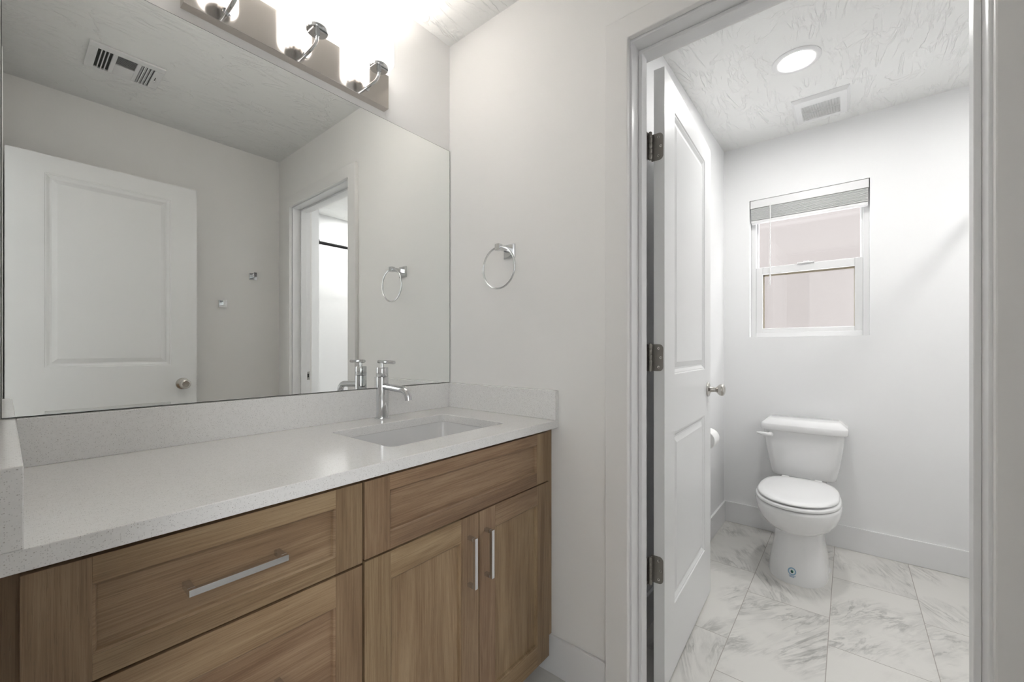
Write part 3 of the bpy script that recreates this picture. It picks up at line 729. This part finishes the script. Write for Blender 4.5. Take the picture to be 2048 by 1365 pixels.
# ------------------------------------------------------------------ towel ring
ty, tz = 1.003, 1.5075
t = thing('towel_ring', 'chrome towel ring on the wall between the mirror and the doorway', 'towel ring', (XW, ty, tz))
b = new()
ring_loft(b, [[(XW, ty + sy * 0.0265, tz + sz * 0.0265) for sy, sz in ((-1, -1), (1, -1), (1, 1), (-1, 1))],
              [(XW - 0.006, ty + sy * 0.0265, tz + sz * 0.0265) for sy, sz in ((-1, -1), (1, -1), (1, 1), (-1, 1))],
              [(XW - 0.010, ty + sy * 0.022, tz + sz * 0.022) for sy, sz in ((-1, -1), (1, -1), (1, 1), (-1, 1))]])
obj('mounting_plate', b, M_CHROME, t)
b = new(); box(b, XW - 0.062, XW - 0.009, ty - 0.0075, ty + 0.0075, tz - 0.004, tz + 0.013); box(b, XW - 0.076, XW - 0.056, ty - 0.011, ty + 0.011, tz - 0.007, tz + 0.016)
obj('post', b, M_CHROME, t, bevel=0.001)
b = new(); rr = 0.0765; cx_ = XW - 0.066; cz = tz + 0.0055 - rr
ringpts = [[Vector((cx_ + 0.0036 * math.cos(q), ty + (rr + 0.0036 * math.sin(q)) * math.cos(a), cz + (rr + 0.0036 * math.sin(q)) * math.sin(a))) for q in [2 * PI * j / 10 for j in range(10)]] for a in [2 * PI * i / 72 for i in range(73)]]
ring_loft(b, ringpts, False, False); bmesh.ops.remove_doubles(b, verts=b.verts, dist=1e-6)
obj('ring', b, M_CHROME, t, smooth=60)

# robe hooks on the opposite wall
for (hx_, hz, lab) in ((1.055, 1.622, 'small square chrome robe hook in the mirror, the higher one nearer the corner'),
                       (0.882, 1.424, 'small square chrome robe hook in the mirror, the lower one nearer the entry door')):
    t = thing('robe_hook', lab, 'hook', (hx_, YO, hz), group='robe hooks on the opposite wall')
    b = new(); box(b, hx_ - 0.023, hx_ + 0.023, YO, YO + 0.008, hz - 0.023, hz + 0.023); obj('plate', b, M_CHROME, t, bevel=0.001)
    b = new(); box(b, hx_ - 0.009, hx_ + 0.009, YO + 0.008, YO + 0.046, hz - 0.008, hz + 0.010)
    box(b, hx_ - 0.009, hx_ + 0.009, YO + 0.038, YO + 0.046, hz + 0.010, hz + 0.024); obj('peg', b, M_CHROME, t, bevel=0.001)

# ------------------------------------------------------------------ ceiling register (main room)
t = thing('ceiling_vent', 'white three-section air register in the ceiling, seen in the mirror', 'vent', (0.355, 0.07, CT))
VX0, VX1, VY0, VY1 = 0.228, 0.482, -0.045, 0.193; zv = CT - 0.009
secs = {'l': (0.2585, 0.3060), 'm': (0.3217, 0.3868), 'r': (0.4010, 0.4472)}; ya, yb = -0.0235, 0.1565
b = new()
xs = [VX0, secs['l'][0], secs['l'][1], secs['m'][0], secs['m'][1], secs['r'][0], secs['r'][1], VX1]
box(b, VX0, VX1, VY0, ya, zv, CT); box(b, VX0, VX1, yb, VY1, zv, CT)
for i in (0, 2, 4, 6): box(b, xs[i], xs[i + 1], ya, yb, zv, CT)
obj('face_plate', b, M_PLATE, t, bevel=0.002)
b = new()
for key in ('l', 'r'):
    x0, x1 = secs[key]; n = 4; p = (x1 - x0) / n; s = 1 if key == 'l' else -1
    for k in range(n + 1):
        xm = x0 + k * p
        if k in (0, n): continue
        box(b, xm - 0.0015, xm + 0.0015, ya, yb, zv, CT - 0.001)
    if key == 'r':
        for k in range(n):
            xm = x0 + (k + 0.55) * p; v = [(xm - 0.0035, ya, CT - 0.0015), (xm - 0.0035, yb, CT - 0.0015), (xm + 0.0005, yb, zv + 0.0005), (xm + 0.0005, ya, zv + 0.0005)]
            b.faces.new([b.verts.new(q) for q in v])
x0, x1 = secs['m']; ym = (ya + yb) / 2 + 0.004; box(b, x0, x1, ym - 0.003, ym + 0.003, zv, CT - 0.001)
for k in range(9):
    y0 = ym + 0.008 + k * (yb - ym - 0.008) / 9       # half that opens toward the camera side: dark gaps show
    b.faces.new([b.verts.new(q) for q in ((x0, y0 + 0.0040, zv + 0.0003), (x1, y0 + 0.0040, zv + 0.0003), (x1, y0, CT - 0.0035), (x0, y0, CT - 0.0035))])
    y0 = ym - 0.006 - k * (ym - ya - 0.006) / 9       # half that tilts the other way: only the blades show
    b.faces.new([b.verts.new(q) for q in ((x0, y0 - 0.0085, zv + 0.0003), (x1, y0 - 0.0085, zv + 0.0003), (x1, y0 - 0.0005, CT - 0.0030), (x0, y0 - 0.0005, CT - 0.0030))])
obj('louvers', b, M_PLATE, t)
b = new(); box(b, secs['l'][0], secs['r'][1], ya, yb, CT - 0.0009, CT - 0.0002); obj('duct_shade_sheet', b, M_DARK, t)  # flat dark sheet stands in for the shade inside the duct
b = new(); box(b, 0.4585, 0.4612, 0.055, 0.095, zv - 0.0004, zv + 0.001); obj('damper_slot_shade', b, M_DARK, t)  # dark strip painted as the shade in the slot
b = new(); box(b, 0.4575, 0.4622, 0.056, 0.064, zv - 0.006, zv); obj('damper_lever', b, M_PLATE, t)
b = new(); lathe(b, [(0.0003, 0), (0.004, 0), (0.0035, 0.0015), (0.0003, 0.0018)], (0.2405, 0.075, zv - 0.0016), 'z', 14); obj('screw', b, M_PLATE, t)

# ------------------------------------------------------------------ toilet room ceiling: can light, exhaust fan
for cx_, cy_, lab in ((2.268, 0.184, 'round white recessed ceiling light, lit, above the toilet'), (2.268, -0.95, 'round recessed ceiling light over the bathtub behind the wing wall')):
    t = thing('recessed_light', lab, 'ceiling light', (cx_, cy_, CT), group='recessed lights in the toilet room')
    b = new(); lathe(b, [(0.094, CT), (0.094, CT - 0.003), (0.090, CT - 0.006), (0.070, CT - 0.0065), (0.0655, CT - 0.004), (0.0655, CT)], (cx_, cy_, 0), 'z', 56, cap=False)
    obj('trim_ring', b, M_VINYL, t, smooth=40)
    b = new(); lathe(b, [(0.001, CT - 0.0040), (0.066, CT - 0.0040), (0.066, CT - 0.001), (0.001, CT - 0.001)], (cx_, cy_, 0), 'z', 48)
    obj('lens', b, M_CAN if cy_ > 0 else M_CAN_TUB, t)
t = thing('exhaust_fan', 'square white exhaust fan cover in the ceiling above the window', 'exhaust fan', (2.765, 0.117, CT))
EX0, EX1, EYa, EYb = 2.632, 2.905, -0.006, 0.236; ze = CT - 0.018
gx0, gx1, gy0, gy1 = 2.700, 2.868, 0.034, 0.198
b = new()
def fr(o, z): return [(EX0 - 0.0 + o, EYa + o, z), (EX1 - o, EYa + o, z), (EX1 - o, EYb - o, z), (EX0 + o, EYb - o, z)]
ring_loft(b, [fr(0, CT), fr(0.0, CT - 0.004), fr(0.012, ze), [(gx0, gy0, ze), (gx1, gy0, ze), (gx1, gy1, ze), (gx0, gy1, ze)], [(gx0, gy0, ze + 0.008), (gx1, gy0, ze + 0.008), (gx1, gy1, ze + 0.008), (gx0, gy1, ze + 0.008)]], False, False)
obj('cover', b, M_PLATE, t)
b = new(); n = 34
for k in range(n): y = gy0 + (k + 0.5) * (gy1 - gy0) / n; box(b, gx0, gx1, y - 0.0015, y + 0.0015, ze + 0.0005, ze + 0.004)
for x in ((gx0 + gx1) / 2,): box(b, x - 0.003, x + 0.003, gy0, gy1, ze + 0.0005, ze + 0.006)
obj('grille', b, M_PLATE, t)
b = new(); box(b, gx0 - 0.004, gx1 + 0.004, gy0 - 0.004, gy1 + 0.004, ze + 0.0075, ze + 0.009); obj('duct_shade_sheet', b, mat('fan_shade_grey', (0.42, 0.42, 0.42), 0.7), t)  # grey sheet stands in for the shaded space behind the grille

# ------------------------------------------------------------------ toilet
TY = 0.202
t = thing('toilet', 'white two-piece toilet with closed lid under the window', 'toilet', (2.6, TY, 0))
NS = 56
def egg(xf, xb, hw, z, wx=0.45, pw_f=2.1, pw_b=2.4, cy=TY):
    """horizontal egg ring from front xf to back xb with half width hw; widest at xf + wx*(length)"""
    xm = xf + (xb - xf) * wx; pts = []
    for k in range(NS):
        a = 2 * PI * k / NS; c_, s_ = math.cos(a), math.sin(a); p = pw_b if c_ > 0 else pw_f
        X_ = (abs(c_) ** (2 / p)) * ((xb - xm) if c_ > 0 else -(xm - xf)); Y_ = (abs(s_) ** (2 / p)) * math.copysign(hw, s_)
        pts.append(Vector((xm + X_, cy + Y_, z)))
    return pts
ped = [(0.0, 2.398, 2.93, 0.127, 2.6), (0.012, 2.398, 2.93, 0.127, 2.6), (0.06, 2.406, 2.925, 0.121, 2.6), (0.12, 2.420, 2.92, 0.111, 2.5), (0.17, 2.430, 2.92, 0.104, 2.4), (0.205, 2.432, 2.92, 0.101, 2.3), (0.235, 2.430, 2.92, 0.100, 2.2)]
b = new()
rings = [egg(f_, k_, h_, z_, 0.42, p_, 3.0) for z_, f_, k_, h_, p_ in ped]
rings += [egg(2.405, 2.90, 0.112, 0.240, 0.45, 2.1, 2.6), egg(2.372, 2.885, 0.134, 0.252, 0.47, 2.1, 2.6), egg(2.338, 2.865, 0.154, 0.275, 0.47, 2.1, 2.5),
          egg(2.312, 2.84, 0.169, 0.305, 0.48, 2.1, 2.5), egg(2.298, 2.82, 0.177, 0.340, 0.48, 2.1, 2.5), egg(2.293, 2.81, 0.180, 0.368, 0.48, 2.1, 2.5), egg(2.296, 2.81, 0.178, 0.379, 0.48, 2.1, 2.5), egg(2.302, 2.805, 0.174, 0.383, 0.48, 2.1, 2.5)]
ring_loft(b, rings)
ring_loft(b, [rrect(2.885, TY, 0.115, 0.105, 0.03, z) for z in (0.26, 0.396)] + [rrect(2.885, TY, 0.111, 0.101, 0.027, 0.400)])
obj('bowl', b, M_PORC, t, smooth=50)
b = new(); ring_loft(b, [egg(2.318, 2.78, 0.158, 0.3845, 0.48, 2.1, 2.6), egg(2.302, 2.79, 0.171, 0.3865, 0.48, 2.1, 2.6), egg(2.294, 2.795, 0.177, 0.388, 0.48, 2.1, 2.6), egg(2.293, 2.795, 0.178, 0.396, 0.48, 2.1, 2.6), egg(2.297, 2.79, 0.174, 0.4015, 0.48, 2.1, 2.6), egg(2.32, 2.78, 0.155, 0.4035, 0.48, 2.1, 2.6)])
obj('seat', b, M_SEAT, t, smooth=50)
b = new(); ring_loft(b, [egg(2.325, 2.78, 0.152, 0.4052, 0.48, 2.1, 3.0), egg(2.308, 2.785, 0.166, 0.4075, 0.48, 2.1, 3.0), egg(2.302, 2.79, 0.170, 0.4100, 0.48, 2.1, 3.0), egg(2.302, 2.79, 0.170, 0.4150, 0.48, 2.1, 3.0), egg(2.309, 2.785, 0.164, 0.4205, 0.48, 2.1, 3.0), egg(2.33, 2.77, 0.145, 0.4240, 0.48, 2.1, 3.0), egg(2.38, 2.73, 0.10, 0.4260, 0.48, 2.1, 3.0)])
obj('lid', b, M_SEAT, t, smooth=50)
for yy in (TY - 0.075, TY + 0.075):
    b = new(); box(b, 2.770, 2.800, yy - 0.018, yy + 0.018, 0.3835, 0.421); obj('lid_hinge', b, M_SEAT, t, bevel=0.004)
b = new()
def trect(xf, xb, hw, z, r, bow=0.0):
    pts = rrect((xf + xb) / 2, TY, (xb - xf) / 2, hw, r, z, 8)
    for p in pts:
        k = max(0.0, 1 - ((p.y - TY) / hw) ** 2); p.x -= bow * k * max(0.0, min(1.0, (xb - p.x) / (xb - xf)))
    return pts
tk = [(0.402, 2.868, 0.143, 0.035), (0.408, 2.856, 0.151, 0.040), (0.43, 2.848, 0.156, 0.042), (0.48, 2.840, 0.165, 0.042), (0.54, 2.833, 0.174, 0.040), (0.60, 2.829, 0.182, 0.038), (0.65, 2.826, 0.187, 0.036), (0.666, 2.825, 0.188, 0.036)]
# subdivide the long straight runs so the bow is smooth
def dens(pts, n=6):
    out = []
    for i, p in enumerate(pts):
        q = pts[(i + 1) % len(pts)]; out.append(p)
        if (q - p).length > 0.05:
            for k in range(1, n): out.append(p.lerp(q, k / n))
    return out
def trect2(xf, xb, hw, z, r, bow):
    pts = dens(rrect((xf + xb) / 2, TY, (xb - xf) / 2, hw, r, z, 8))
    for p in pts:
        k = max(0.0, 1 - ((p.y - TY) / hw) ** 2); p.x -= bow * k * max(0.0, min(1.0, (xb - p.x) / (xb - xf)))
    return pts
ring_loft(b, [trect2(f_, 3.0, h_, z_, r_, 0.016) for z_, f_, h_, r_ in tk])
obj('tank', b, M_PORC, t, smooth=50)
b = new(); ring_loft(b, [trect2(2.820, 3.006, 0.195, 0.6665, 0.034, 0.016), trect2(2.814, 3.008, 0.201, 0.669, 0.034, 0.017), trect2(2.812, 3.008, 0.203, 0.674, 0.034, 0.018), trect2(2.813, 3.008, 0.202, 0.700, 0.034, 0.018),
                         trect2(2.816, 3.007, 0.199, 0.705, 0.033, 0.018), trect2(2.850, 2.996, 0.170, 0.7315, 0.026, 0.016), trect2(2.858, 2.990, 0.163, 0.7335, 0.024, 0.015)])
obj('tank_lid', b, M_PORC, t, smooth=50)
b = new(); lathe(b, [(0.001, 0), (0.014, 0), (0.014, 0.006), (0.010, 0.010), (0.001, 0.011)], (2.815, TY + 0.150, 0.641), '-x', 20)
tube(b, [(2.800, TY + 0.145, 0.640), (2.797, TY + 0.165, 0.641), (2.795, TY + 0.185, 0.644), (2.796, TY + 0.212, 0.646), (2.797, TY + 0.218, 0.6465)], [0.013, 0.0125, 0.010, 0.0055, 0.002], 14)
obj('flush_lever', b, M_SEAT, t, smooth=60)
for s_ in (1, -1):
    b = new(); lathe(b, [(0.016, 0), (0.016, 0.010), (0.012, 0.018), (0.001, 0.020)], (2.66, TY + s_ * 0.117, 0.0), 'z', 20); obj('bolt_cap', b, M_PORC, t, smooth=50)
# small round leaf label on the front of the pedestal
def front_x(y, z):
    for (z0, f0, k0, h0, p0), (z1, f1, k1, h1, p1) in zip(ped[:-1], ped[1:]):
        if z0 <= z <= z1:
            q = (z - z0) / (z1 - z0); f_, k_, h_, p_ = [a_ + (b_ - a_) * q for a_, b_ in ((f0, f1), (k0, k1), (h0, h1), (p0, p1))]
            xm = f_ + (k_ - f_) * 0.42; return xm - (xm - f_) * (max(0.0, 1 - (abs(y - TY) / h_) ** p_)) ** (1 / p_)
sy_, sz_ = 0.212, 0.060
def decal(bm, outline, lift, mi):
    c0 = (sum(p[0] for p in outline) / len(outline), sum(p[1] for p in outline) / len(outline))
    def P3(u, v): return Vector((front_x(sy_ - u, sz_ + v) - lift, sy_ - u, sz_ + v))
    cv = bm.verts.new(P3(*c0)); mid = [bm.verts.new(P3(c0[0] + (u - c0[0]) * 0.5, c0[1] + (v - c0[1]) * 0.5)) for u, v in outline]; vv = [bm.verts.new(P3(u, v)) for u, v in outline]
    n = len(vv)
    for i in range(n):
        j = (i + 1) % n
        f = bm.faces.new((cv, mid[i], mid[j])); f.material_index = mi
        f = bm.faces.new((mid[i], vv[i], vv[j], mid[j])); f.material_index = mi
b = new()
circ = lambda r, n=28: [(r * math.cos(2 * PI * k / n), r * math.sin(2 * PI * k / n)) for k in range(n)]
decal(b, circ(0.0172), 0.0008, 0)
for k in range(22):
    a0, a1 = 2 * PI * k / 22, 2 * PI * (k + 0.62) / 22
    decal(b, [(0.0164 * math.cos(a0), 0.0164 * math.sin(a0)), (0.0164 * math.cos(a1), 0.0164 * math.sin(a1)), (0.0136 * math.cos(a1), 0.0136 * math.sin(a1)), (0.0136 * math.cos(a0), 0.0136 * math.sin(a0))], 0.0011, 1)
decal(b, circ(0.0112), 0.0011, 3)
decal(b, [(0.006, -0.004), (0.007, 0.002), (0.004, 0.006), (0.001, 0.008), (0.002, 0.0), (0.003, -0.006)], 0.0012, 4)
drop = [(-0.001, 0.0088), (0.0016, 0.005), (0.0042, 0.0), (0.005, -0.0035), (0.003, -0.0065), (-0.0005, -0.0075), (-0.0038, -0.006), (-0.0056, -0.0025), (-0.0052, 0.002), (-0.0042, 0.0062), (-0.0028, 0.003)]
decal(b, drop, 0.0014, 2)
for row, wd in ((0, 0.0125), (1, 0.0095)):
    x = -wd
    rnd = random.Random(3 + row)
    while x < wd:
        l_ = rnd.uniform(0.0012, 0.0024); z = -0.0215 - row * 0.0050
        decal(b, [(x, z), (x + l_, z), (x + l_, z + 0.0034), (x, z + 0.0034)], 0.0009, 1); x += l_ + 0.0008
lb = obj('label_sticker', b, [M_PALE, M_BLUE, M_GREEN, M_VINYL, M_LGREEN], t); lb['label'] = 'round blue and green leaf sticker'

# toilet paper
t = thing('toilet_paper_holder', 'chrome toilet paper holder mostly hidden behind the open door', 'holder', (2.38, YT, 0.667))
b = new(); box(b, 2.445, 2.490, YT - 0.008, YT, 0.645, 0.690); box(b, 2.459, 2.475, YT - 0.060, YT - 0.008, 0.659, 0.675); obj('bracket', b, M_CHROME, t, bevel=0.001)
b = new(); cyl(b, (2.334, YT - 0.054, 0.667), (2.462, YT - 0.054, 0.667), 0.007, 16); obj('bar', b, M_CHROME, t)
b = new(); lathe(b, [(0.0195, 0.0), (0.048, 0.0), (0.050, 0.002), (0.050, 0.100), (0.048, 0.102), (0.0195, 0.102), (0.0195, 0.0)], (2.335, YT - 0.054, 0.6545), 'x', 40, cap=False)
tag(obj('toilet_paper_roll', b, M_PAPER, smooth=40), 'white toilet paper roll peeking out past the edge of the open door', 'toilet paper')

# ------------------------------------------------------------------ tub end (only glimpsed in the mirror)
t = thing('tub_surround', 'white shower surround panels behind the tub, glimpsed in the mirror', 'shower surround', (2.2, YB, 0))
b = new(); box(b, 1.59, XF - 0.001, YB + 0.0005, YB + 0.012, 0.0, 1.90); obj('back_panel', b, M_SURR, t, bevel=0.004)
b = new(); box(b, XF - 0.014, XF - 0.001, YB + 0.012, -0.66, 0.0, 1.90); obj('end_panel', b, M_SURR, t, bevel=0.004)
t = thing('bathtub', 'white alcove bathtub at the end of the toilet room', 'bathtub', (2.3, -0.97, 0))
b = new(); ring_loft(b, [rrect(2.30, -0.972, 0.705, 0.312, 0.01, 0.0), rrect(2.30, -0.972, 0.705, 0.312, 0.01, 0.50), rrect(2.30, -0.972, 0.700, 0.307, 0.012, 0.505), rrect(2.30, -0.972, 0.64, 0.245, 0.08, 0.505), rrect(2.30, -0.972, 0.62, 0.225, 0.09, 0.48), rrect(2.30, -0.972, 0.56, 0.19, 0.1, 0.16), rrect(2.30, -0.972, 0.50, 0.14, 0.1, 0.12)], True, True)
obj('tub_body', b, M_SURR, t, smooth=40)
t = thing('curtain_rod', 'black shower curtain rod, seen in the mirror through the doorway', 'curtain rod', (2.3, -0.63, 2.0))
b = new(); cyl(b, (1.585, -0.63, 1.995), (XF, -0.63, 1.995), 0.0125, 20); obj('rod', b, M_BLACK, t, smooth=40)
for x, ax in ((1.585, 'x'), (XF, '-x')):
    b = new(); lathe(b, [(0.001, 0), (0.028, 0), (0.028, 0.008), (0.014, 0.014), (0.001, 0.015)], (x, -0.63, 1.995), ax, 24); obj('flange', b, M_BLACK, t, smooth=40)
